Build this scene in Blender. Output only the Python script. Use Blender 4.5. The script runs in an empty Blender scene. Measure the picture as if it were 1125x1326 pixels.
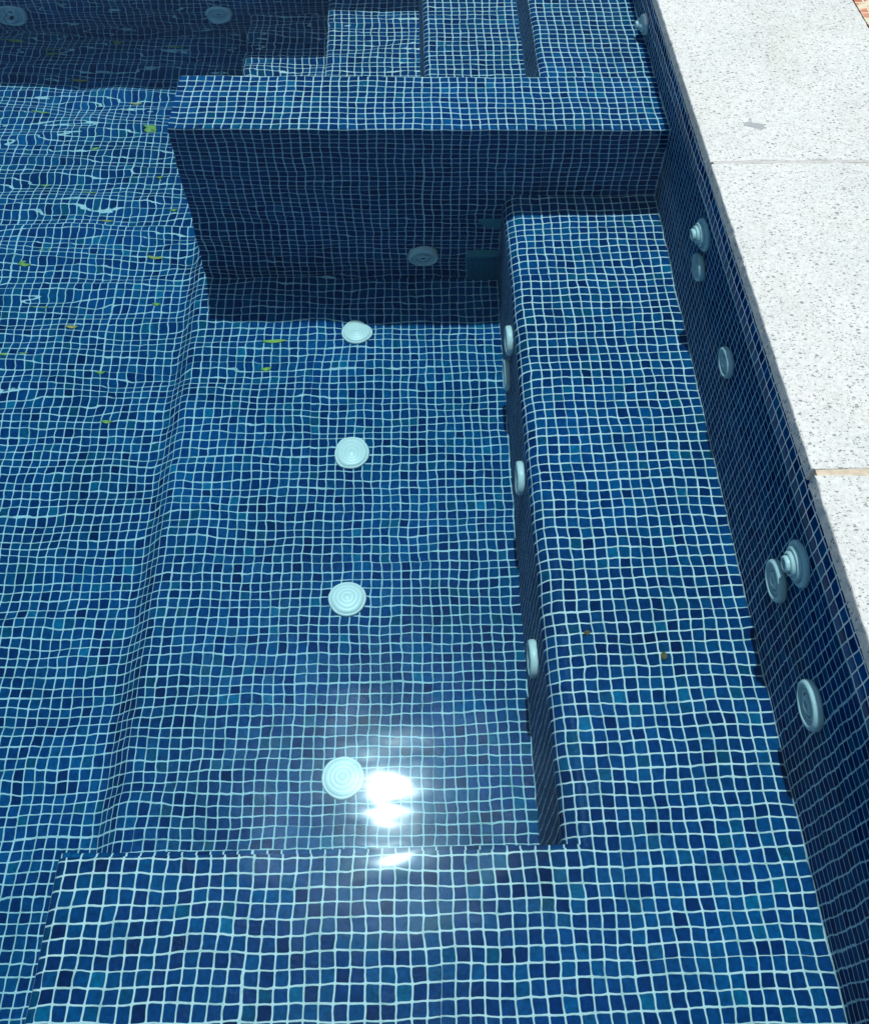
import bpy, math, random
from mathutils import Vector, Matrix

random.seed(7)
T = 0.025                      # one mosaic tile (with its joint) in metres; layout below is in tiles
scene = bpy.context.scene
col = scene.collection
PI = math.pi

# ------------------------------------------------------------------ layout (tiles)
D0, D1, D2, D3 = 4.32, 18.53, 37.1, 52.0      # partition top, bench top, spa floor, main floor
DECK = 4.96                                    # deck above the water
XL = -52.8                                     # left side of spa, partition, near bench
BW = -17.0                                     # inner face of the side bench
YB = -70.4                                     # inner face of the near bench
YN = -87.5                                     # near pool wall
YT = 10.0                                      # back of the partition
YF = 49.3                                      # far pool wall
XW = -175.0                                    # left pool wall
NOSE = 0.87                                    # overhang of the coping

# ------------------------------------------------------------------ helpers
class MB:
    def __init__(s): s.v, s.f, s.u, s.sm = [], [], [], []
    def face(s, pts, uvs=None, smooth=False):
        b = len(s.v); s.v += [tuple(p) for p in pts]
        s.f.append(list(range(b, b + len(pts)))); s.u.append(uvs or [(0, 0)] * len(pts)); s.sm.append(smooth)
    def grid(s, rows, closed=False, uv=None, smooth=True):
        """rows: list of equal-length point lists, joined by shared vertices"""
        b = len(s.v); n = len(rows[0])
        for r in rows: s.v += [tuple(p) for p in r]
        for i in range(len(rows) - 1):
            for j in range(n if closed else n - 1):
                k = (j + 1) % n
                s.f.append([b + i*n + j, b + i*n + k, b + (i+1)*n + k, b + (i+1)*n + j])
                if uv: s.u.append([uv[i][j], uv[i][j+1], uv[i+1][j+1], uv[i+1][j]])
                else: s.u.append([(0, 0)] * 4)
                s.sm.append(smooth)
    def lathe(s, prof, M, seg=40):
        """prof: (radius, height) from rim to centre, about local Z, placed by matrix M"""
        rows = []
        for r, h in prof:
            rows.append([M @ Vector((r*math.cos(2*PI*k/seg), r*math.sin(2*PI*k/seg), h)) for k in range(seg)])
        s.grid(rows, closed=True)
    def build(s, name, mat, parent=None, scale=T, merge=True):
        me = bpy.data.meshes.new(name)
        me.from_pydata([tuple(c*scale for c in p) for p in s.v], [], s.f)
        uvl = me.uv_layers.new(name='UVMap')
        i = 0
        for u in s.u:
            for c in u: uvl.data[i].uv = c; i += 1
        for p, m in zip(me.polygons, s.sm): p.use_smooth = m
        me.materials.append(mat)
        me.validate(); me.update()
        o = bpy.data.objects.new(name, me); col.objects.link(o)
        if parent: o.parent = parent
        o.cycles.is_caustics_receiver = True
        return o

def tag(o, label=None, cat=None, group=None, kind=None):
    if label: o['label'] = label
    if cat: o['category'] = cat
    if group: o['group'] = group
    if kind: o['kind'] = kind
    return o

def empty(name, loc, rot=(0, 0, 0)):
    o = bpy.data.objects.new(name, None); col.objects.link(o)
    o.location = [c*T for c in loc]; o.rotation_euler = rot; o.empty_display_size = .05
    return o

def arc(cx, cy, r, a0, a1, n=8):
    return [(cx + r*math.cos(math.radians(a0 + (a1-a0)*i/n)), cy + r*math.sin(math.radians(a0 + (a1-a0)*i/n))) for i in range(n+1)]

def sweep(mb, prof, axis, a, b, u0=0.0, fn=None):
    """profile points in the plane across `axis` swept from a to b; UV = (arc length in tiles, position)"""
    L = [u0]
    for p, q in zip(prof, prof[1:]): L.append(L[-1] + math.hypot(q[0]-p[0], q[1]-p[1]))
    def P(p, t):
        r = (p[0], t, p[1]) if axis == 'y' else (t, p[0], p[1])
        return fn(r) if fn else r
    for i in range(len(prof)-1):
        uv = [(L[i], a), (L[i+1], a), (L[i+1], b), (L[i], b)]
        if axis == 'x': uv = [(c[1], c[0]) for c in uv]
        mb.face([P(prof[i], a), P(prof[i+1], a), P(prof[i+1], b), P(prof[i], b)], uv, smooth=False)

def poly(mb, pts, uax, fn=None):
    mb.face([fn(p) if fn else p for p in pts], [(p[uax[0]], p[uax[1]]) for p in pts])

# ------------------------------------------------------------------ materials
def new_mat(name):
    m = bpy.data.materials.new(name); m.use_nodes = True
    nt = m.node_tree; nt.nodes.clear()
    out = nt.nodes.new('ShaderNodeOutputMaterial')
    return m, nt, out
def N(nt, t, **kw):
    n = nt.nodes.new(t)
    for k, v in kw.items():
        if k == 'inp':
            for a, b in v.items():
                n.inputs[a].default_value = b
        else: setattr(n, k, v)
    return n
def ramp(nt, stops, interp='LINEAR'):
    r = nt.nodes.new('ShaderNodeValToRGB'); cr = r.color_ramp; cr.interpolation = interp
    while len(cr.elements) < len(stops): cr.elements.new(.5)
    for e, (p, c) in zip(cr.elements, stops): e.position = p; e.color = (*c, 1)
    return r
def math_n(nt, op, a, b=None, c=None, clamp=False):
    n = nt.nodes.new('ShaderNodeMath'); n.operation = op; n.use_clamp = clamp
    for i, v in enumerate((a, b, c)):
        if v is None: continue
        if isinstance(v, (int, float)): n.inputs[i].default_value = v
        else: nt.links.new(v, n.inputs[i])
    return n.outputs[0]

def mosaic(name, seed, lime=False, depth_tint=(1, 1, 1)):
    m, nt, out = new_mat(name); L = nt.links.new
    uv = N(nt, 'ShaderNodeUVMap', uv_map='UVMap')
    # hand-laid sheets: a slow drift plus a small jitter of the joints
    wn = N(nt, 'ShaderNodeTexNoise', noise_dimensions='2D', inp={'Scale': .16, 'Detail': 1.0})
    wf = N(nt, 'ShaderNodeTexNoise', noise_dimensions='2D', inp={'Scale': .9, 'Detail': 1.0})
    L(uv.outputs[0], wn.inputs['Vector']); L(uv.outputs[0], wf.inputs['Vector'])
    def cen(n, k):
        s = N(nt, 'ShaderNodeVectorMath', operation='SUBTRACT'); s.inputs[1].default_value = (.5, .5, .5)
        L(n.outputs['Color'], s.inputs[0])
        s2 = N(nt, 'ShaderNodeVectorMath', operation='MULTIPLY'); s2.inputs[1].default_value = (k, k, 0)
        L(s.outputs[0], s2.inputs[0]); return s2.outputs[0]
    a = N(nt, 'ShaderNodeVectorMath', operation='ADD'); L(cen(wn, .5), a.inputs[0]); L(cen(wf, .16), a.inputs[1])
    p = N(nt, 'ShaderNodeVectorMath', operation='ADD'); L(uv.outputs[0], p.inputs[0]); L(a.outputs[0], p.inputs[1])
    sh = N(nt, 'ShaderNodeVectorMath', operation='SCALE'); sh.inputs['Scale'].default_value = 1/13.0; L(p.outputs[0], sh.inputs[0])
    shf = N(nt, 'ShaderNodeVectorMath', operation='FLOOR'); L(sh.outputs[0], shf.inputs[0])
    shw = N(nt, 'ShaderNodeTexWhiteNoise', noise_dimensions='3D'); L(shf.outputs[0], shw.inputs['Vector'])
    p0 = p; p = N(nt, 'ShaderNodeVectorMath', operation='ADD'); L(p0.outputs[0], p.inputs[0]); L(cen(shw, .10), p.inputs[1])
    fl = N(nt, 'ShaderNodeVectorMath', operation='FLOOR'); L(p.outputs[0], fl.inputs[0])
    fr = N(nt, 'ShaderNodeVectorMath', operation='FRACTION'); L(p.outputs[0], fr.inputs[0])
    sep = N(nt, 'ShaderNodeSeparateXYZ'); L(fr.outputs[0], sep.inputs[0])
    off = N(nt, 'ShaderNodeVectorMath', operation='ADD'); off.inputs[1].default_value = (seed*13.7, seed*7.3, seed*3.1)
    L(fl.outputs[0], off.inputs[0])
    wh = N(nt, 'ShaderNodeTexWhiteNoise', noise_dimensions='3D'); L(off.outputs[0], wh.inputs['Vector'])
    # distance to the joint, with rounded tile corners
    ax = math_n(nt, 'ABSOLUTE', math_n(nt, 'SUBTRACT', sep.outputs[0], .5))
    ay = math_n(nt, 'ABSOLUTE', math_n(nt, 'SUBTRACT', sep.outputs[1], .5))
    R = .09
    qx = math_n(nt, 'MAXIMUM', math_n(nt, 'SUBTRACT', ax, .435 - R), 0.0)
    qy = math_n(nt, 'MAXIMUM', math_n(nt, 'SUBTRACT', ay, .435 - R), 0.0)
    d = math_n(nt, 'SQRT', math_n(nt, 'ADD', math_n(nt, 'MULTIPLY', qx, qx), math_n(nt, 'MULTIPLY', qy, qy)))
    mr = N(nt, 'ShaderNodeMapRange', interpolation_type='SMOOTHSTEP', inp={'From Min': R - .015, 'From Max': R + .03})
    L(d, mr.inputs['Value']); grout = mr.outputs[0]
    # tile glass: a handful of blues, each tile clouded inside
    cr = ramp(nt, [(0, (.0003, .022, .105)), (.08, (.0004, .034, .145)), (.35, (.0005, .047, .178)), (.65, (.0005, .062, .205)),
                   (.92, (.0006, .083, .228)), (.97, (.0006, .074, .160)), (1, (.001, .14, .30))])
    L(wh.outputs['Value'], cr.inputs[0])
    mo = N(nt, 'ShaderNodeTexNoise', noise_dimensions='3D', inp={'Scale': 2.6, 'Detail': 4.0, 'Roughness': .65})
    ov = N(nt, 'ShaderNodeVectorMath', operation='ADD'); L(p.outputs[0], ov.inputs[0])
    sc = N(nt, 'ShaderNodeVectorMath', operation='SCALE'); sc.inputs['Scale'].default_value = 9.0
    L(wh.outputs['Color'], sc.inputs[0]); L(sc.outputs[0], ov.inputs[1]); L(ov.outputs[0], mo.inputs['Vector'])
    mm = N(nt, 'ShaderNodeMapRange', inp={'From Min': .25, 'From Max': .75, 'To Min': .6, 'To Max': 1.4}); L(mo.outputs[0], mm.inputs['Value'])
    big = N(nt, 'ShaderNodeTexNoise', noise_dimensions='2D', inp={'Scale': .07, 'Detail': 2.0}); L(uv.outputs[0], big.inputs['Vector'])
    bm = N(nt, 'ShaderNodeMapRange', inp={'From Min': .3, 'From Max': .7, 'To Min': .78, 'To Max': 1.2}); L(big.outputs[0], bm.inputs['Value'])
    tc = N(nt, 'ShaderNodeVectorMath', operation='SCALE'); L(cr.outputs[0], tc.inputs[0]); L(math_n(nt, 'MULTIPLY', mm.outputs[0], bm.outputs[0]), tc.inputs['Scale'])
    # grout: off-white, faintly dirty
    gn = N(nt, 'ShaderNodeTexNoise', noise_dimensions='2D', inp={'Scale': .45, 'Detail': 6.0, 'Roughness': .7}); L(uv.outputs[0], gn.inputs['Vector'])
    gc = ramp(nt, [(t, tuple(a*b for a, b in zip(c_, depth_tint))) for t, c_ in ((.30, (.46, .62, .62)), (.50, (.78, .91, .92)), (.85, (.86, .96, .97)))]); L(gn.outputs[0], gc.inputs[0])
    mix = N(nt, 'ShaderNodeMix', data_type='RGBA'); L(grout, mix.inputs['Factor']); L(tc.outputs[0], mix.inputs['A']); L(gc.outputs[0], mix.inputs['B'])
    if lime:      # chalky mark left where the water laps
        gp = N(nt, 'ShaderNodeNewGeometry'); gz_ = N(nt, 'ShaderNodeSeparateXYZ'); L(gp.outputs['Position'], gz_.inputs[0])
        ln = N(nt, 'ShaderNodeTexNoise', inp={'Scale': 30.0, 'Detail': 5.0, 'Roughness': .7}); L(gp.outputs['Position'], ln.inputs['Vector'])
        dz = math_n(nt, 'ABSOLUTE', math_n(nt, 'SUBTRACT', gz_.outputs[2], .010))
        lm = N(nt, 'ShaderNodeMapRange', interpolation_type='SMOOTHSTEP', inp={'From Min': .016, 'From Max': .003}); L(dz, lm.inputs['Value'])
        lf = math_n(nt, 'MULTIPLY', lm.outputs[0], math_n(nt, 'MULTIPLY', ln.outputs[0], .25))
        mix0 = mix; mix = N(nt, 'ShaderNodeMix', data_type='RGBA'); mix.inputs['B'].default_value = (.55, .62, .60, 1)
        L(lf, mix.inputs['Factor']); L(mix0.outputs['Result'], mix.inputs['A'])
    rg = N(nt, 'ShaderNodeMapRange', inp={'To Min': .16, 'To Max': .85}); L(grout, rg.inputs['Value'])
    h1 = math_n(nt, 'MULTIPLY', grout, -.0012)
    # each tile is set at its own tiny tilt, its glaze uneven
    wc = N(nt, 'ShaderNodeSeparateColor'); L(wh.outputs['Color'], wc.inputs[0])
    tx = math_n(nt, 'MULTIPLY', math_n(nt, 'SUBTRACT', sep.outputs[0], .5), math_n(nt, 'SUBTRACT', wc.outputs[0], .5))
    ty = math_n(nt, 'MULTIPLY', math_n(nt, 'SUBTRACT', sep.outputs[1], .5), math_n(nt, 'SUBTRACT', wc.outputs[1], .5))
    tilt = math_n(nt, 'MULTIPLY', math_n(nt, 'ADD', tx, ty), .0026)
    h2 = math_n(nt, 'ADD', math_n(nt, 'MULTIPLY', mo.outputs[0], .0010), tilt)
    bp = N(nt, 'ShaderNodeBump', inp={'Strength': .6, 'Distance': 1.0}); L(math_n(nt, 'ADD', h1, h2), bp.inputs['Height'])
    # under water glass and water differ little in index: mostly diffuse colour with a faint glint of the glaze
    b = N(nt, 'ShaderNodeBsdfDiffuse'); L(mix.outputs['Result'], b.inputs['Color']); L(bp.outputs[0], b.inputs['Normal'])
    gz = N(nt, 'ShaderNodeBsdfGlossy', inp={'Color': (.8, .95, 1, 1)}); L(rg.outputs[0], gz.inputs['Roughness']); L(bp.outputs[0], gz.inputs['Normal'])
    ms = N(nt, 'ShaderNodeMixShader'); L(math_n(nt, 'MULTIPLY_ADD', grout, -.0005, .0006), ms.inputs[0]); L(b.outputs[0], ms.inputs[1]); L(gz.outputs[0], ms.inputs[2])
    L(ms.outputs[0], out.inputs[0])
    return m

def water_mat():
    m, nt, out = new_mat('water'); L = nt.links.new
    g = N(nt, 'ShaderNodeNewGeometry')
    def octave(scale, amp, detail, rough, seed):
        mp = N(nt, 'ShaderNodeMapping'); mp.inputs['Scale'].default_value = scale; mp.inputs['Location'].default_value = (seed, seed*.7, 0)
        L(g.outputs['Position'], mp.inputs['Vector'])
        n = N(nt, 'ShaderNodeTexNoise', noise_dimensions='2D', inp={'Scale': 1.0, 'Detail': detail, 'Roughness': rough, 'Distortion': .3})
        L(mp.outputs[0], n.inputs['Vector'])
        return math_n(nt, 'MULTIPLY', n.outputs[0], amp)
    sp = N(nt, 'ShaderNodeSeparateXYZ'); L(g.outputs['Position'], sp.inputs[0])
    # livelier water in the open pool (left and far), calm in the corner by the deck
    ex = N(nt, 'ShaderNodeMapRange', interpolation_type='SMOOTHSTEP', inp={'From Min': -.35, 'From Max': -1.7, 'To Min': .0, 'To Max': 1.0}); L(sp.outputs[0], ex.inputs['Value'])
    ey = N(nt, 'ShaderNodeMapRange', interpolation_type='SMOOTHSTEP', inp={'From Min': -1.9, 'From Max': .1, 'To Min': .25, 'To Max': 1.0}); L(sp.outputs[1], ey.inputs['Value'])
    amp = math_n(nt, 'MULTIPLY_ADD', math_n(nt, 'MULTIPLY', ex.outputs[0], ey.outputs[0]), 0.58, .54)
    h = math_n(nt, 'ADD', octave((2.6, 6.0, 1), .0031, 0, .5, 7.8), octave((5.5, 16, 1), .00105, 0, .5, 11.3))
    h = math_n(nt, 'ADD', math_n(nt, 'MULTIPLY', h, amp), octave((26, 44, 1), .00008, 0, .5, 5.7))
    bp = N(nt, 'ShaderNodeBump', inp={'Strength': 1.0, 'Distance': 1.0}); L(h, bp.inputs['Height'])
    # refraction plus a Fresnel-weighted reflection, a touch soft from ripples finer than the bump
    fr = N(nt, 'ShaderNodeFresnel', inp={'IOR': 1.333}); L(bp.outputs[0], fr.inputs['Normal'])
    rf = N(nt, 'ShaderNodeBsdfRefraction', inp={'Roughness': 0.0, 'IOR': 1.333, 'Color': (.78, .98, 1.0, 1)}); L(bp.outputs[0], rf.inputs['Normal'])
    g1 = N(nt, 'ShaderNodeBsdfGlossy', inp={'Roughness': .044, 'Color': (.66, .90, 1, 1)}); L(bp.outputs[0], g1.inputs['Normal'])
    g2 = N(nt, 'ShaderNodeBsdfGlossy', inp={'Roughness': .17, 'Color': (.5, .88, 1, 1)}); L(bp.outputs[0], g2.inputs['Normal'])
    gs = N(nt, 'ShaderNodeMixShader', inp={0: .055}); L(g1.outputs[0], gs.inputs[1]); L(g2.outputs[0], gs.inputs[2])
    gl = N(nt, 'ShaderNodeMixShader'); L(fr.outputs[0], gl.inputs[0]); L(rf.outputs[0], gl.inputs[1]); L(gs.outputs[0], gl.inputs[2])
    L(gl.outputs[0], out.inputs[0])
    return m

def stone(name, side=False):
    m, nt, out = new_mat(name); L = nt.links.new
    tc = N(nt, 'ShaderNodeTexCoord')
    def vor(scale, thr, seed, soft):
        mp = N(nt, 'ShaderNodeMapping'); mp.inputs['Scale'].default_value = scale; mp.inputs['Location'].default_value = (seed, seed, seed)
        L(tc.outputs['Object'], mp.inputs[0])
        dn = N(nt, 'ShaderNodeTexNoise', inp={'Scale': 2.5, 'Detail': 2.0}); L(mp.outputs[0], dn.inputs['Vector'])
        mv = N(nt, 'ShaderNodeMix', data_type='RGBA', blend_type='ADD'); mv.inputs['Factor'].default_value = .55
        L(mp.outputs[0], mv.inputs['A']); L(dn.outputs['Color'], mv.inputs['B'])
        v = N(nt, 'ShaderNodeTexVoronoi', feature='F1', inp={'Scale': 1.0, 'Randomness': 1.0}); L(mv.outputs['Result'], v.inputs['Vector'])
        sx = N(nt, 'ShaderNodeSeparateColor'); L(v.outputs['Color'], sx.inputs[0])
        keep = math_n(nt, 'POWER', sx.outputs[0], 3.0)
        t = math_n(nt, 'MULTIPLY', keep, thr)
        r = N(nt, 'ShaderNodeMapRange', inp={'To Min': 1.0, 'To Max': 0.0}); L(v.outputs['Distance'], r.inputs['Value'])
        L(math_n(nt, 'MULTIPLY', t, 1.0 - soft), r.inputs['From Min']); L(math_n(nt, 'ADD', t, .02), r.inputs['From Max'])
        return r.outputs[0]
    pits = math_n(nt, 'MAXIMUM', vor((105, 170, 105), .50, 2.0, .35), vor((230, 350, 230), .58, 9.0, .45))
    big = N(nt, 'ShaderNodeTexNoise', inp={'Scale': 6.0, 'Detail': 5.0, 'Roughness': .6}); L(tc.outputs['Object'], big.inputs['Vector'])
    fine = N(nt, 'ShaderNodeTexNoise', inp={'Scale': 140.0, 'Detail': 4.0, 'Roughness': .7}); L(tc.outputs['Object'], fine.inputs['Vector'])
    c0 = ramp(nt, [(.3, (.585, .62, .595)), (.55, (.63, .665, .635)), (.75, (.66, .695, .67))]); L(big.outputs[0], c0.inputs[0])
    f2 = N(nt, 'ShaderNodeMapRange', inp={'From Min': .3, 'From Max': .7, 'To Min': .78, 'To Max': 1.06}); L(fine.outputs[0], f2.inputs['Value'])
    sc = N(nt, 'ShaderNodeVectorMath', operation='SCALE'); L(c0.outputs[0], sc.inputs[0]); L(f2.outputs[0], sc.inputs['Scale'])
    oi = N(nt, 'ShaderNodeObjectInfo')
    st = N(nt, 'ShaderNodeTexNoise', inp={'Scale': 2.3, 'Detail': 6.0, 'Roughness': .65, 'Distortion': .6}); L(tc.outputs['Object'], st.inputs['Vector'])
    sr = ramp(nt, [(.36, (.95, .945, .92)), (.5, (1, 1, 1)), (.64, (.975, .96, .96))]); L(st.outputs[0], sr.inputs[0])
    sm = N(nt, 'ShaderNodeVectorMath', operation='MULTIPLY'); L(sc.outputs[0], sm.inputs[0]); L(sr.outputs[0], sm.inputs[1])
    sc = N(nt, 'ShaderNodeVectorMath', operation='SCALE'); L(sm.outputs[0], sc.inputs[0]); L(math_n(nt, 'MULTIPLY_ADD', oi.outputs['Random'], .08, .97), sc.inputs['Scale'])
    mx = N(nt, 'ShaderNodeMix', data_type='RGBA'); mx.inputs['B'].default_value = (.085, .10, .10, 1)
    L(math_n(nt, 'MULTIPLY', pits, .68), mx.inputs['Factor']); L(sc.outputs[0], mx.inputs['A'])
    hh = math_n(nt, 'ADD', math_n(nt, 'MULTIPLY', pits, -.0010), math_n(nt, 'MULTIPLY', fine.outputs[0], .0008))
    bp = N(nt, 'ShaderNodeBump', inp={'Strength': .7, 'Distance': 1.0}); L(hh, bp.inputs['Height'])
    b = N(nt, 'ShaderNodeBsdfPrincipled', inp={'Roughness': .85, 'Specular IOR Level': .2})
    L(mx.outputs['Result'], b.inputs['Base Color']); L(bp.outputs[0], b.inputs['Normal']); L(b.outputs[0], out.inputs[0])
    return m

def simple(name, c, rough=.6, noise=0.0, nscale=30.0, spec=.4, bump=0.0, c2=None):
    m, nt, out = new_mat(name); L = nt.links.new
    b = N(nt, 'ShaderNodeBsdfPrincipled', inp={'Roughness': rough, 'Specular IOR Level': spec, 'Base Color': (*c, 1)})
    if noise or c2:
        tc = N(nt, 'ShaderNodeTexCoord')
        n = N(nt, 'ShaderNodeTexNoise', inp={'Scale': nscale, 'Detail': 5.0, 'Roughness': .6}); L(tc.outputs['Object'], n.inputs['Vector'])
        lo = c2 or tuple(x*(1-noise) for x in c)
        r = ramp(nt, [(.3, lo), (.7, c)]); L(n.outputs[0], r.inputs[0]); L(r.outputs[0], b.inputs['Base Color'])
        if bump:
            bp = N(nt, 'ShaderNodeBump', inp={'Strength': .6, 'Distance': 1.0}); L(math_n(nt, 'MULTIPLY', n.outputs[0], bump), bp.inputs['Height']); L(bp.outputs[0], b.inputs['Normal'])
    L(b.outputs[0], out.inputs[0])
    return m

def terracotta():
    m, nt, out = new_mat('terracotta_pavers'); L = nt.links.new
    tc = N(nt, 'ShaderNodeTexCoord')
    n = N(nt, 'ShaderNodeTexNoise', inp={'Scale': 25.0, 'Detail': 5.0}); L(tc.outputs['Object'], n.inputs['Vector'])
    br = N(nt, 'ShaderNodeTexBrick', inp={'Scale': 9.0, 'Mortar Size': .02, 'Color1': (.42, .14, .08, 1), 'Color2': (.55, .24, .14, 1), 'Mortar': (.66, .60, .44, 1)})
    L(tc.outputs['Object'], br.inputs['Vector'])
    r = ramp(nt, [(.5, (0, 0, 0)), (.62, (1, 1, 1))]); L(n.outputs[0], r.inputs[0])
    mx = N(nt, 'ShaderNodeMix', data_type='RGBA'); mx.inputs['B'].default_value = (.62, .58, .42, 1)
    L(r.outputs[0], mx.inputs['Factor']); L(br.outputs[0], mx.inputs['A'])
    b = N(nt, 'ShaderNodeBsdfPrincipled', inp={'Roughness': .9}); L(mx.outputs['Result'], b.inputs['Base Color']); L(b.outputs[0], out.inputs[0])
    return m

M_floor, M_bench, M_part, M_wall, M_far, M_step = [mosaic('glass_mosaic', k, k in (4, 5), (.66, .84, .92) if k == 1 else (1, 1, 1)) for k in range(1, 7)]  # floor grout coloured darker and bluer for light lost in deeper water
M_water = water_mat()
M_stone = stone('speckled_stone')
M_joint = simple('joint_mortar', (.60, .53, .40), .95, .3, 80, .1, .001)
M_joint2 = simple('joint_grout', (.56, .57, .54), .95, .3, 80, .1, .001)
M_ground = simple('pale_ground', (.50, .49, .45), .95, .3, 2.0, .1)
M_terra = terracotta()
M_plastic = simple('white_plastic', (.80, .95, .94), .35, .05, 40, .4)
M_grille = simple('grille_plastic', (.05, .26, .36), .5, .2, 60, .3)
M_lip = simple('plate_plastic', (.10, .36, .42), .5, .2, 60, .3)
M_dark = simple('jet_bore', (.02, .035, .04), .5)
M_stain = simple('grey_patch', (.36, .40, .40), .8, .15, 60, .2)
M_leaf = simple('fleck', (.20, .15, .06), .7, .4, 200, .2)

# ------------------------------------------------------------------ pool floor (spa floor, ramp, open pool floor)
mb = MB()
def floor_profile(y):
    """across the pool: spa floor, rounded ramp, open floor that falls away gently to the left towards the viewer"""
    t = (YT - y)/(YT - YN)
    drop, lat, a0, r = 2.3 + 1.8*t, math.radians(8.0)*t, math.radians(50), 2.2
    xs = XL + .5
    p = [(0, -D2), (BW, -D2), (xs, -D2)]
    for q in range(1, 7):
        a = a0*q/6; p.append((xs - r*math.sin(a), -D2 - r*(1 - math.cos(a))))
    rem = max(.15, drop - 2*r*(1 - math.cos(a0)))
    x, z = p[-1][0] - rem/math.tan(a0), p[-1][1] - rem
    p.append((x, z))
    for q in range(5, -1, -1):
        a = lat + (a0 - lat)*q/6; p.append((x - r*(math.sin(a0) - math.sin(a)), z - r*(math.cos(a) - math.cos(a0))))
    a = p[-1]; p.append((a[0] - 45, a[1] - 45*math.tan(lat))); p.append((XW, p[-1][1]))
    return p
ys = [YN + (YT - YN)*k/12 for k in range(13)]
P_ = [floor_profile(y) for y in ys]
rows_, uvs_ = [], []
for y, p in zip(ys, P_):
    acc = [0.0]
    for a, b in zip(p, p[1:]): acc.append(acc[-1] + math.hypot(b[0]-a[0], b[1]-a[1]))
    off = acc[2] - (-(XL + .5))
    rows_.append([(x, y, z) for x, z in p]); uvs_.append([(-c + off, y) for c in acc])
for i in range(12):
    for j in range(len(P_[0]) - 1):
        mb.face([rows_[i][j], rows_[i][j+1], rows_[i+1][j+1], rows_[i+1][j]], [uvs_[i][j], uvs_[i][j+1], uvs_[i+1][j+1], uvs_[i+1][j]])
DF = -P_[-1][-1][1]
poly(mb, [(XW, YT, -DF), (0, YT, -DF), (0, YF, -DF), (XW, YF, -DF)], (0, 1))
poly(mb, [(x, YT, z) for x, z in P_[-1][2:-2]] + [(XL + .5, YT, -DF)], (0, 2))
tag(mb.build('pool_floor', M_floor), kind='structure')

# ------------------------------------------------------------------ L-shaped bench
mb = MB()
rb = 1.7
sideprof = [(0, -D1), (BW + rb, -D1)] + [(BW + rb + (x), -D1 - rb + z) for x, z in [(rb*math.cos(math.radians(t)), rb*math.sin(math.radians(t))) for t in (100, 110, 120, 130, 140, 150, 160, 170, 180)]] + [(BW, -D2)]
sweep(mb, sideprof, 'y', YB - .35, 0.6, u0=0.0)
rl = 1.0
lft = [(XL + rl + x, -D1 - rl + z) for x, z in [(rl*math.cos(math.radians(t)), rl*math.sin(math.radians(t))) for t in (105, 120, 135, 150, 165, 180)]]
frontprof = [(0, -D1), (XL + rl, -D1)] + lft + [(XL, -D3)]
ri = .35
sweep(mb, frontprof, 'y', YN, YB - ri, u0=0.0)
# small rounded nose on the inner edge of the near bench, then its inner face
nose = [(YB - ri, -D1), (YB - ri*.6, -D1 - ri*.09), (YB - ri*.2, -D1 - ri*.35), (YB, -D1 - ri)]
sweep(mb, nose + [(YB, -D2)], 'x', BW + rb + .3, XL + rl, u0=YB - ri)
poly(mb, [(XL + rl, YB, -D2)] + [(XL + rl, YB, -D1 - ri)] + [(x, YB, z) for x, z in lft] + [(XL, YB, -D3), (XL + rl, YB, -D3)], (0, 2))
sweep(mb, [(XL + rl, -D1)] + lft + [(XL, -D3)], 'y', YB - ri, YB, u0=XL + rl)
poly(mb, [(XL + rl, y, z) for y, z in nose] + [(XL + rl, YB, -D1)], (1, 2))
poly(mb, [(BW + rb + .3, y, z) for y, z in nose] + [(BW + rb + .3, YB, -D1)], (1, 2))
bench = tag(mb.build('bench', M_bench), 'L-shaped submerged seat of blue mosaic along the deck side and the near end', 'pool bench')

# ------------------------------------------------------------------ partition (thick low wall between spa and steps)
mb = MB()
skew = lambda q: (q[0], q[1] + .3 - 1.1*(q[0] - XL)/(-XL), q[2])
e = .22
fp = [(YT, -D0), (e, -D0), (e*.3, -D0 - e*.3), (0, -D0 - e), (0, -D3)]
sweep(mb, fp, 'x', 0, XL, u0=YT, fn=skew)
poly(mb, [(XL, YT, -D0), (XL, e, -D0), (XL, e*.3, -D0 - e*.3), (XL, 0, -D0 - e), (XL, 0, -D3), (XL, YT, -D3)], (1, 2), skew)
poly(mb, [(XL, YT, -D0), (XL, YT, -D3), (0, YT, -D3), (0, YT, -D0)], (0, 2), skew)
tag(mb.build('partition_wall', M_part), 'thick low mosaic wall standing underwater between the spa bay and the steps', 'pool wall')

# ------------------------------------------------------------------ steps behind it
root = tag(empty('pool_steps', (-26, 30, -D3)), 'flight of submerged blue mosaic steps descending leftwards behind the low wall', 'steps')
tops = [D0, D0 + 9.7, D0 + 19.4, D0 + 28.8]
edges = [0, -12.9, -25.6, -38.8, -51.0]
for k in range(4):
    mb = MB(); x0, x1, d = edges[k], edges[k+1], tops[k]
    rr = .9
    lo = D3 - 8 if k == 3 else tops[k+1]
    pr = [(x0, -d), (x1 + rr, -d)] + [(x1 + rr + rr*math.cos(math.radians(t)), -d - rr + rr*math.sin(math.radians(t))) for t in (110, 130, 150, 165, 180)] + [(x1 - .45, -lo)]
    back = lambda q: (q[0], q[1] + (.3 - 1.1*(q[0] - XL)/(-XL) if q[1] <= YT else 0), q[2])   # meets the partition's back edge
    sweep(mb, pr, 'y', YT, YF, u0=0.0, fn=back)
    o = mb.build('tread', M_step)
    o.parent = root; o.matrix_parent_inverse = Matrix.Translation(root.location).inverted()

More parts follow.
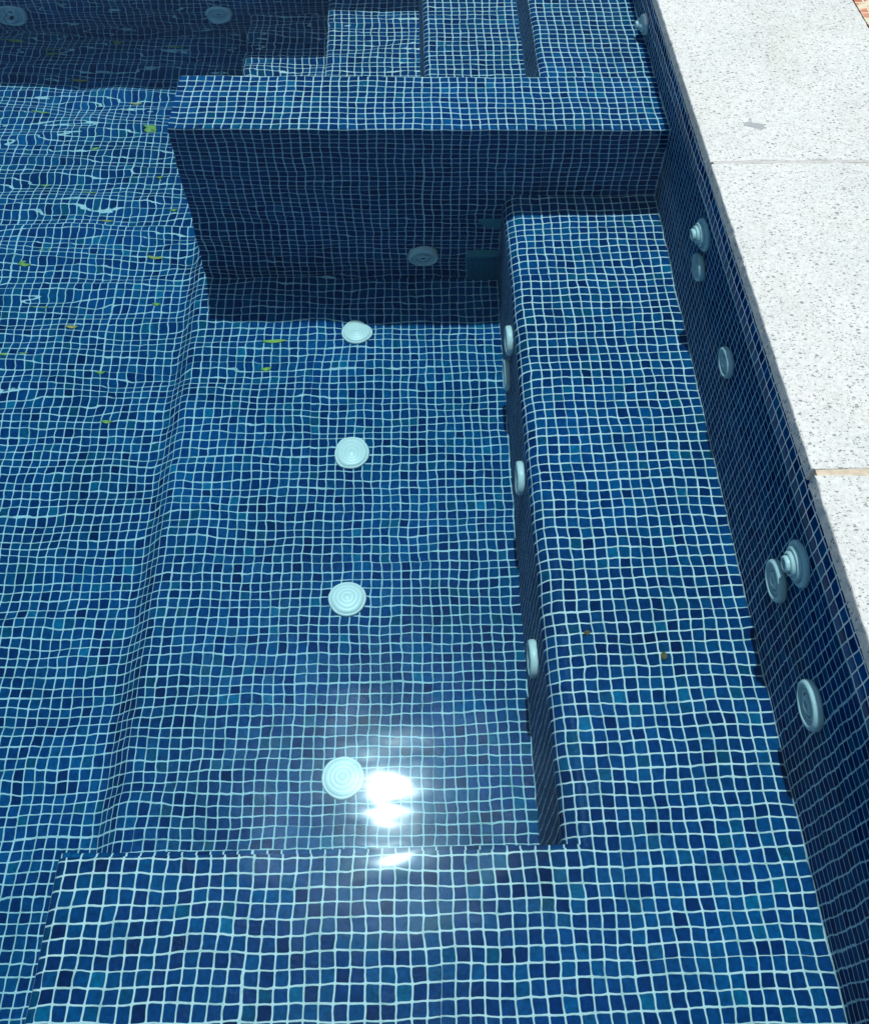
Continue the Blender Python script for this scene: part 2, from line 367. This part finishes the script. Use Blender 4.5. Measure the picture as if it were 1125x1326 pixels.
# ------------------------------------------------------------------ pool walls
def uvwall(mb, pts, uax): poly(mb, pts, uax)
WT = DECK - 1.2          # underside of the coping
mb = MB(); poly(mb, [(0, YN, -D3), (0, YN, WT), (0, YF, WT), (0, YF, -D3)], (1, 2))
poly(mb, [(0, YN, WT), (6, YN, WT), (6, YF, WT), (0, YF, WT)], (0, 1))
tag(mb.build('side_wall', M_wall), 'long dark mosaic pool wall below the white stone coping, with jets in it', 'pool wall')
mb = MB(); poly(mb, [(XW, YF, -D3), (0, YF, -D3), (0, YF, WT), (XW, YF, WT)], (0, 2))
poly(mb, [(XW, YF, WT), (0, YF, WT), (0, YF+6, WT), (XW, YF+6, WT)], (0, 1))
tag(mb.build('end_wall', M_far), 'shaded mosaic wall closing the far end of the pool', 'pool wall')
mb = MB()
poly(mb, [(XW, YN, -D3), (0, YN, -D3), (0, YN, WT), (XW, YN, WT)], (0, 2))
poly(mb, [(XW, YN, -D3), (XW, YF, -D3), (XW, YF, WT), (XW, YN, WT)], (1, 2))
tag(mb.build('pool_shell', M_far), kind='structure')

# ------------------------------------------------------------------ water
mb = MB()
mb.face([(XW, YN, 0), (-.40, YN, 0), (-.40, YF, 0), (XW, YF, 0)])
# the water climbs a little where it wets the wall
mb.grid([[(x, y, z) for y in (YF, YN)] for x, z in ((-.40, 0), (-.30, 0), (-.16, .025), (-.07, .07), (0, .14))])
w = mb.build('water', M_water); w.cycles.is_caustics_receiver = False; w.cycles.is_caustics_caster = True
for p in w.data.polygons: p.use_smooth = p.normal.z > .5
tag(w, kind='structure')

# ------------------------------------------------------------------ deck
def slab(name, x0, x1, y0, y1, seed, rough_edge=True):
    """a stone slab with a slightly worn, chipped edge; local origin at its low corner"""
    rnd = random.Random(seed)
    zt, zb = DECK, WT
    mb = MB()
    n = max(4, int(abs(y1 - y0)/.6)); m = max(4, int(abs(x1-x0)/1.5))
    per = []
    for i in range(n): per.append((x0, y0 + (y1-y0)*i/n, -1, 0))
    for i in range(m): per.append((x0 + (x1-x0)*i/m, y1, 0, 1))
    for i in range(n): per.append((x1, y1 - (y1-y0)*i/n, 1, 0))
    for i in range(m): per.append((x1 - (x1-x0)*i/m, y0, 0, -1))
    rows = []
    jit = [rnd.gauss(0, .022) - (abs(rnd.gauss(0, .07)) if rnd.random() < .12 else 0) for _ in per]
    jit2 = [rnd.gauss(0, .03) for _ in per]
    for ins, z, q in ((.12, zt, 1.5), (.03, zt - .05, 1.2), (0, zt - .16, 1.0), (0, zb + .06, .5), (.06, zb, .4)):
        rows.append([(x - nx*ins + nx*jit[i]*q, y - ny*ins + ny*jit[i]*q, z + jit2[i]*(.25 if zb < z < zt else 0)) for i, (x, y, nx, ny) in enumerate(per)])
    mb.grid(rows, closed=True, smooth=False)
    mb.face(rows[0], smooth=False)
    ob = mb.build(name, M_stone)
    return ob
J1, J2, SL = -17.3, -51.6, 34.3
XD = 20.0
slabs = [(J1 + .10, J1 + SL - .1, 1, 'white speckled stone slab at the far end carrying a small grey patch'),
         (J2 + .22, J1 - .10, 2, 'white speckled stone slab lying between a hairline joint and a sandy mortar joint'),
         (J2 - SL, J2 - .22, 3, 'white speckled stone slab nearest the viewer, below the sandy mortar joint')]
for y0, y1, sd, lab in slabs:
    s_ = tag(slab('coping_slab', -NOSE, XD, y0, y1, sd), lab, 'stone slab', 'white stone slabs of the pool deck')
    if sd == 1:
        mbp = MB(); rnd = random.Random(4)
        outl = [(-.1, .05), (.25, .22), (.8, .30), (1.1, .12), (1.7, .10), (2.1, -.05), (2.1, -.42), (1.6, -.62), (1.2, -.42), (.7, -.30), (.2, -.18)]
        mbp.face([(3.3 + x*.85, -11.5 + y*1.5, DECK + .02) for x, y in outl])
        rim = [[(3.3 + x*.85, -11.5 + y*1.5, DECK + z) for x, y in outl] for z in (.02, -.02)]
        mbp.grid(rim, closed=True, smooth=False)
        pch = mbp.build('patch', M_stain, s_)
# the remaining slab of the row, beyond the frame
tag(slab('coping_slab', -NOSE, XD, J1 + SL + .1, J1 + 2*SL, 5), 'white speckled stone slab beyond the farthest joint', 'stone slab', 'white stone slabs of the pool deck')
# bedding mortar seen in the joints
def box(mb, x0, x1, y0, y1, z0, z1):
    c = [(x0, y0), (x1, y0), (x1, y1), (x0, y1)]
    mb.grid([[(x, y, z) for x, y in c] for z in (z0, z1)], closed=True, smooth=False); mb.face([(x, y, z1) for x, y in c])
mb = MB(); box(mb, -NOSE + .22, XD, J2 - .30, J2 + .30, WT, DECK - .07)
tag(mb.build('joint_mortar', M_joint), kind='structure')
mb = MB(); box(mb, -NOSE + .22, XD, J1 - .2, J1 + .2, WT, DECK - .012); box(mb, -NOSE + .22, XD, J1 + SL - .2, J1 + SL + .2, WT, DECK - .012)
tag(mb.build('joint_grout', M_joint2), kind='structure')
# terracotta paving beyond the slabs
mb = MB(); poly(mb, [(XD + .15, -140, DECK - .1), (150, -140, DECK - .1), (150, 140, DECK - .1), (XD + .15, 140, DECK - .1)], (0, 1))
tag(mb.build('terracotta_paving', M_terra), kind='structure')
# pale deck round the other three sides, then the ground to the horizon
mb = MB(); z = DECK - .25; B = 160000
def rect(x0, x1, y0, y1, z): mb.face([(x0, y0, z), (x1, y0, z), (x1, y1, z), (x0, y1, z)])
rect(-400, 0, YF - .6, 400, z); rect(-400, 0, -400, YN + .6, z); rect(-400, XW + .6, YN + .6, YF - .6, z)
rect(0, XD, J1 + 2*SL + .1, 400, z); rect(0, XD, -400, J2 - SL - .1, z)
rect(XD + .15, 400, 140, 400, z); rect(XD + .15, 400, -400, -140, z); rect(150, 400, -140, 140, z); rect(XD, XD+.15, -400, 400, z)
tag(mb.build('pool_deck', M_ground), kind='structure')
mb = MB(); z = DECK - .6
rect(-B, B, 400, B, z); rect(-B, B, -B, -400, z); rect(-B, -400, -400, 400, z); rect(400, B, -400, 400, z)
tag(mb.build('ground', M_ground), kind='structure')

# ------------------------------------------------------------------ jets and floor covers
I4 = Matrix.Identity(4)
def mesh_part(name, profs, mat, parent, seg=48):
    mb = MB()
    for pr in profs: mb.lathe(pr, I4, seg)
    return mb.build(name, mat, parent)
def face_rot(n):   # rotation taking local +Z to n
    return Vector((0, 0, 1)).rotation_difference(Vector(n)).to_euler()

def nozzle_jet():
    r_ = empty('wall_jet', (0, 0, 0))
    mesh_part('flange', [[(1.72, 0), (1.80, .12), (1.78, .30), (1.66, .42), (1.46, .44), (1.42, .34), (1.30, .34)]], M_plastic, r_)
    mesh_part('collar', [[(1.30, .30), (1.30, .60), (1.22, .68), (1.08, .70), (1.04, .62), (.96, .62), (.96, .86), (.90, .93), (.74, .95)]], M_plastic, r_)
    mesh_part('nozzle', [[(.66, .80), (.64, 1.12), (.58, 1.22), (.44, 1.24), (.38, 1.17), (.36, .95), (.01, .95)]], M_plastic, r_)
    mesh_part('bore', [[(.37, .97), (.01, .97)]], M_dark, r_, 24)
    return r_
def disc_jet():
    r_ = empty('wall_jet', (0, 0, 0))
    mesh_part('flange', [[(1.66, 0), (1.76, .08), (1.78, .22), (1.76, .46), (1.66, .62), (1.48, .68), (1.36, .60), (1.30, .40), (1.10, .36), (1.05, .50), (.95, .54), (.86, .48)]], M_plastic, r_)
    mesh_part('eyeball', [[(.86, .30), (.80, .46), (.66, .58), (.48, .63), (.34, .62), (.30, .42), (.01, .42)]], M_plastic, r_)
    mesh_part('bore', [[(.30, .44), (.01, .44)]], M_dark, r_, 24)
    return r_
def cover():
    r_ = empty('floor_inlet', (0, 0, 0))
    mesh_part('rim', [[(1.90, 0), (1.92, .15), (1.86, .26), (1.76, .30), (1.70, .27)]], M_plastic, r_)
    mesh_part('cover', [[(1.72, .24), (1.68, .36), (1.5, .42), (1.30, .462), (1.28, .458), (1.24, .458), (1.22, .467), (.88, .497), (.86, .494), (.82, .494), (.80, .502), (.46, .526), (.44, .523), (.40, .523), (.38, .530), (.01, .54)]], M_plastic, r_)
    return r_
def copy_tree(o, parent=None):
    c = o.copy(); col.objects.link(c)
    if parent: c.parent = parent
    for ch in list(o.children): copy_tree(ch, c)
    return c
protos = {}
def place(kind, loc, nrm, label, group, cat, sc=1.0, spin=0.0):
    fn = {'nozzle': nozzle_jet, 'disc': disc_jet, 'cover': cover}[kind]
    if kind in protos: o = copy_tree(protos[kind])
    else: o = fn(); protos[kind] = o
    o.location = [c*T for c in loc]; o.rotation_euler = face_rot(nrm); o.scale = (sc, sc, sc)
    return tag(o, label, cat, group)
g = 'floor covers in a row down the spa bay'
place('cover', (-34.2, -8.8, -D2), (0, 0, 1), 'round white cover on the spa floor, farthest of the row, near the low wall', g, 'floor inlet')
place('cover', (-34.35, -25.8, -D2), (0, 0, 1), 'round white floor cover, second from the low wall in the row', g, 'floor inlet')
place('cover', (-34.3, -43.1, -D2), (0, 0, 1), 'round white floor cover, second from the near bench in the row', g, 'floor inlet')
place('cover', (-34.2, -60.8, -D2), (0, 0, 1), 'round white cover on the spa floor beside the sun glint, nearest the viewer', g, 'floor inlet')
g = 'wall jets along the side wall'
W = (-1, 0, 0)
place('nozzle', (0, 17.8, -1.3), W, 'pale stepped nozzle jet on the side wall above the top step', g, 'pool jet')
place('nozzle', (0, -18.86, -2.6), W, 'stepped nozzle jet of the farther nozzle and disc pair below the coping', g, 'pool jet', 1.1)
place('disc', (0, -20.3, -7.1), W, 'flat round jet just under the farther stepped nozzle on the side wall', g, 'pool jet', .92)
place('disc', (0, -32.8, -6.5), W, 'single flat round jet on the side wall between the two nozzle pairs', g, 'pool jet', .9)
place('nozzle', (0, -54.5, -2.9), W, 'large stepped nozzle jet of the nearer pair on the side wall', g, 'pool jet', 1.05)
place('disc', (0, -53.6, -8.6), W, 'flat round jet just left of the nearer stepped nozzle', g, 'pool jet', 1.0)
place('disc', (0, -63.5, -8.45), W, 'flat round jet on the side wall nearest the viewer, alone', g, 'pool jet', 1.05)
g = 'jets in the riser of the side bench'
place('disc', (BW, -18.85, -23.5), W, 'pale jet high on the bench riser, upper of the far pair', g, 'pool jet')
place('disc', (BW, -19.7, -29.6), W, 'pale jet low on the bench riser, lower of the far pair', g, 'pool jet')
place('disc', (BW, -35.7, -24.3), W, 'single pale jet midway along the bench riser', g, 'pool jet')
place('disc', (BW, -53.3, -26.6), W, 'pale jet on the bench riser nearest the near bench', g, 'pool jet')
place('disc', (-26.1, -.25, -31.7), (0, -1, 0), 'teal round jet low on the dark face of the low wall', None, 'pool jet', 1.05)
g = 'jets on the shaded end wall'
place('disc', (-55.5, YF, -32.3), (0, -1, 0), 'dim teal jet on the end wall next to the bottom step', g, 'pool jet', 1.15)
place('disc', (-85.5, YF, -33.4), (0, -1, 0), 'dim teal jet on the end wall at the far left corner of the view', g, 'pool jet', 1.15)

r_ = tag(empty('wall_grille', (-18.2, -.45, -D2)), 'dim teal rectangular grille at the foot of the dark low wall beside the bench', 'grille')
def block(mb, x0, x1, y0, y1, z0, z1, b=.08):
    rows = [[(x0 + i, y, z0 + i), (x1 - i, y, z0 + i), (x1 - i, y, z1 - i), (x0 + i, y, z1 - i)] for i, y in ((0, y1), (0, y0 + b), (b, y0))]
    mb.grid(rows, closed=True, smooth=False); mb.face(rows[-1][::-1])
mb = MB(); block(mb, -2.6, 2.6, -.35, .7, 0, 5.3); mb.build('panel', M_grille, r_)
mb = MB()
for k in range(7): block(mb, -2.3 + k*.68, -1.95 + k*.68, -.47, -.34, .5, 4.8, .04)
mb.build('slats', M_grille, r_)
mb = MB(); block(mb, -2.75, 2.75, -.75, .7, 5.75, 6.25); mb.build('lip', M_lip, r_)
mb = MB(); ol = [(-2.2, .9), (2.1, 1.0), (2.15, -1.15), (-1.1, -1.1), (-2.0, -.2)]
rows = [[(x*q, y, z*q) for x, z in ol] for q, y in ((1, .6), (1, -.12), (.94, -.2))]
mb.grid(rows, closed=True, smooth=False); mb.face(rows[-1][::-1])
o = mb.build('wall_plate', M_lip); o.location = Vector((-17.6, -.45, -24.0))*T
tag(o, 'dim teal plate with one cut corner, high on the low wall above the grille', 'plate')

# ------------------------------------------------------------------ leaf slivers standing for coloured glints, and debris specks, under water
def fleck(name, x, y, z, ln, wd, rot, mat, label, cat, group=None, curl=.25):
    mb = MB(); n = 8; rows = []
    for i in range(n + 1):
        t = i/n; hw = wd*.5*math.sin(PI*min(1, t*1.02))**.8 if 0 < t < 1 else .01
        zc = curl*(2*t - 1)**2 + .06
        rows.append([((t - .5)*ln, -hw, zc + .04), ((t - .5)*ln, 0, zc), ((t - .5)*ln, hw, zc + .05)])
    low = [[(a, b, c - .03) for a, b, c in r_] for r_ in rows]
    mb.grid(rows); mb.grid([r_[::-1] for r_ in low])
    o = mb.build(name, mat); o.location = (x*T, y*T, z*T); o.rotation_euler = (0, 0, rot)
    return tag(o, label, cat, group)
def floor_z(x, y):
    if y >= YT: return -DF
    p = floor_profile(y)
    for a, b in zip(p, p[1:]):
        if b[0] <= x <= a[0]: return a[1] + (b[1] - a[1])*(a[0] - x)/(a[0] - b[0])
    return -D2
M_glint = simple('pool_glint', (.42, .56, .10), .5, .3, 60, .3, c2=(.10, .34, .10))  # colours of light split by the ripples, built as thin slivers
_n = M_glint.node_tree; _oi = _n.nodes.new('ShaderNodeObjectInfo'); _b = [q for q in _n.nodes if q.type == 'BSDF_PRINCIPLED'][0]
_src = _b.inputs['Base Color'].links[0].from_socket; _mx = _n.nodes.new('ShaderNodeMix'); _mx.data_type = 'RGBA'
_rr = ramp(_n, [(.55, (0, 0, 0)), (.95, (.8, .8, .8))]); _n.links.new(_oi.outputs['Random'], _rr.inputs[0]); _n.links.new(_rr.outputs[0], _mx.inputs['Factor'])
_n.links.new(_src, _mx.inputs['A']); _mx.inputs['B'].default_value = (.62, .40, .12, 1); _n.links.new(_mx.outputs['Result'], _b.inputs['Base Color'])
M_green = simple('spa_glint', (.42, .58, .08), .5, .3, 60, .3, c2=(.16, .46, .10))
fleck('fleck', -43.8, -10.2, -D2, 2.9, .62, .03, M_green, 'thin yellow-green leaf standing for a coloured glint on the spa floor left of the farthest white cover', 'fleck')
fleck('fleck', -44.45, -13.7, -D2, 1.3, .45, .2, M_green, 'short yellow-green leaf standing for a coloured glint on the spa floor between the ramp and the second cover', 'fleck')
g = 'leaf slivers standing for coloured glints on the open pool floor'
GLINTS = [(-86.1, 47.0, 3.5, .09), (-71.1, 47.4, 2.4, -.09), (-62.2, 46.6, 2.7, -.06), (-80.0, 45.1, 3.6, .08), (-63.7, 28.5, 2.0, .02),
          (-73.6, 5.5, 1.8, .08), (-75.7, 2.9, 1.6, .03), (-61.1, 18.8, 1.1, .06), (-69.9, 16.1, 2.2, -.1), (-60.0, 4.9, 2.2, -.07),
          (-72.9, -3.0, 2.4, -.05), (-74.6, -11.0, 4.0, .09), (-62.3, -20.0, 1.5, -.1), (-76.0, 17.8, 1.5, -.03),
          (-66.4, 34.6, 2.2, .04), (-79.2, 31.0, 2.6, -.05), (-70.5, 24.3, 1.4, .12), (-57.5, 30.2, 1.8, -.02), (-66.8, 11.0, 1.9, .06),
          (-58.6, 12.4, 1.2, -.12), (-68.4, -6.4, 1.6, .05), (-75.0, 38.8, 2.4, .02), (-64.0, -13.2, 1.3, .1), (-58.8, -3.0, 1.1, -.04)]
for px, py, ln, ro in GLINTS:
    fleck('fleck', px, py, floor_z(px, py), ln, .36, ro, M_glint, 'thin yellow-green to orange leaf sliver standing for a coloured glint on the wavy floor of the open pool', 'fleck', g)
fleck('debris', -13.5, -53.9, -D1, .62, .42, .4, M_leaf, 'small brown speck on the side bench, nearer its inner edge', 'debris', None, .1)
fleck('debris', -7.6, -56.2, -D1, .75, .5, 1.3, M_leaf, 'dark brown speck in the middle of the side bench', 'debris', None, .1)

# ------------------------------------------------------------------ sky, sun, camera
world = bpy.data.worlds.new('World'); scene.world = world; world.use_nodes = True
nt = world.node_tree; nt.nodes.clear(); L = nt.links.new
sx, sy = -.046, .302
sd = Vector((sx, sy, 1)).normalized()
elev = math.asin(sd.z); az = math.atan2(sd.x, sd.y)
sky = N(nt, 'ShaderNodeTexSky', sky_type='NISHITA', sun_disc=False, sun_elevation=elev, sun_rotation=az, altitude=10, air_density=1.0, dust_density=.4, ozone_density=2.0)
geo = N(nt, 'ShaderNodeTexCoord')
# thin bright cloud, thickest round the sun
nz = N(nt, 'ShaderNodeVectorMath', operation='NORMALIZE'); L(geo.outputs['Generated'], nz.inputs[0])
dt = N(nt, 'ShaderNodeVectorMath', operation='DOT_PRODUCT'); L(nz.outputs[0], dt.inputs[0]); dt.inputs[1].default_value = sd
au = N(nt, 'ShaderNodeMapRange', interpolation_type='SMOOTHERSTEP', inp={'From Min': .982, 'From Max': 1.0}); L(dt.outputs['Value'], au.inputs['Value'])
cn = N(nt, 'ShaderNodeTexNoise', inp={'Scale': 13.0, 'Detail': 6.0, 'Roughness': .6, 'Distortion': .5}); L(nz.outputs[0], cn.inputs['Vector'])
cm = N(nt, 'ShaderNodeMapRange', interpolation_type='SMOOTHSTEP', inp={'From Min': .42, 'From Max': .72}); L(cn.outputs[0], cm.inputs['Value'])
sd_ = N(nt, 'ShaderNodeSeparateXYZ'); L(nz.outputs[0], sd_.inputs[0])
zen = N(nt, 'ShaderNodeMapRange', interpolation_type='SMOOTHSTEP', inp={'From Min': .70, 'From Max': .98}); L(sd_.outputs[2], zen.inputs['Value'])
base = math_n(nt, 'MULTIPLY', zen.outputs[0], math_n(nt, 'MULTIPLY_ADD', cm.outputs[0], 2.0, 1.6))     # white veil added overhead to lift shaded level surfaces
# bright sky patch added high behind the viewer to fill shaded floors
sdot = N(nt, 'ShaderNodeVectorMath', operation='DOT_PRODUCT'); L(nz.outputs[0], sdot.inputs[0]); sdot.inputs[1].default_value = Vector((-.1, -.30, .95)).normalized()
sb = N(nt, 'ShaderNodeMapRange', interpolation_type='SMOOTHSTEP', inp={'From Min': .89, 'From Max': .985}); L(sdot.outputs['Value'], sb.inputs['Value'])
base = math_n(nt, 'ADD', base, math_n(nt, 'MULTIPLY', sb.outputs[0], math_n(nt, 'MULTIPLY_ADD', cm.outputs[0], 6.0, 10.0)))
wdot = N(nt, 'ShaderNodeVectorMath', operation='DOT_PRODUCT'); L(nz.outputs[0], wdot.inputs[0]); wdot.inputs[1].default_value = Vector((-.95, -.1, .28)).normalized()  # glow added low in the left sky to light the coping's side
wb = N(nt, 'ShaderNodeMapRange', interpolation_type='SMOOTHSTEP', inp={'From Min': .70, 'From Max': .97}); L(wdot.outputs['Value'], wb.inputs['Value'])
base = math_n(nt, 'ADD', base, math_n(nt, 'MULTIPLY', wb.outputs[0], 3.0))
aur = math_n(nt, 'MULTIPLY', math_n(nt, 'POWER', au.outputs[0], 1.2), math_n(nt, 'MULTIPLY_ADD', cm.outputs[0], 95.0, 8.0))
cl = N(nt, 'ShaderNodeCombineColor'); tot = math_n(nt, 'ADD', base, aur)
L(math_n(nt, 'MULTIPLY', tot, .93), cl.inputs[0]); L(math_n(nt, 'MULTIPLY', tot, 1.0), cl.inputs[1]); L(math_n(nt, 'MULTIPLY', tot, 1.06), cl.inputs[2])
ad = N(nt, 'ShaderNodeMix', data_type='RGBA', blend_type='ADD'); ad.inputs['Factor'].default_value = 1.0
L(sky.outputs[0], ad.inputs['A']); L(cl.outputs[0], ad.inputs['B'])
bg = N(nt, 'ShaderNodeBackground', inp={'Strength': .055}); L(ad.outputs['Result'], bg.inputs['Color'])
wo = N(nt, 'ShaderNodeOutputWorld'); L(bg.outputs[0], wo.inputs[0])

sun = bpy.data.lights.new('sun', 'SUN'); sun.energy = 3.9; sun.angle = math.radians(.9); sun.color = (1.0, .99, .965)
so = bpy.data.objects.new('sun', sun); col.objects.link(so)
so.rotation_euler = (-sd).to_track_quat('-Z', 'Y').to_euler(); so.location = sd*20
sun.cycles.is_caustics_light = True

cam = bpy.data.cameras.new('camera'); co = bpy.data.objects.new('camera', cam); col.objects.link(co)
th, yaw, roll = .9751, -.0260, .0060
fv = Vector((-math.sin(yaw)*math.cos(th), math.cos(yaw)*math.cos(th), -math.sin(th)))
rv = Vector((math.cos(yaw), math.sin(yaw), 0)); uv_ = rv.cross(fv)
r2 = math.cos(roll)*rv + math.sin(roll)*uv_; u2 = -math.sin(roll)*rv + math.cos(roll)*uv_
mt = Matrix((r2, u2, -fv)).transposed().to_4x4()
mt.translation = Vector((-26.783, -86.718, 51.075))*T
co.matrix_world = mt
cam.sensor_fit = 'HORIZONTAL'; cam.sensor_width = 36; cam.lens = 36*1142.0/1125
cam.shift_y = (681.36 - 663)/1125
cam.clip_start = .01; cam.clip_end = 10000
scene.camera = co

scene.view_settings.view_transform = 'Standard'; scene.view_settings.look = 'None'
scene.view_settings.gamma = 1; scene.view_settings.exposure = .07
c = scene.cycles
c.caustics_refractive = True; c.caustics_reflective = True
c.max_bounces = 10; c.transmission_bounces = 8; c.glossy_bounces = 4; c.diffuse_bounces = 3
c.use_adaptive_sampling = False
c.use_denoising = True
c.blur_glossy = 0.0
c.sample_clamp_indirect = 4.0
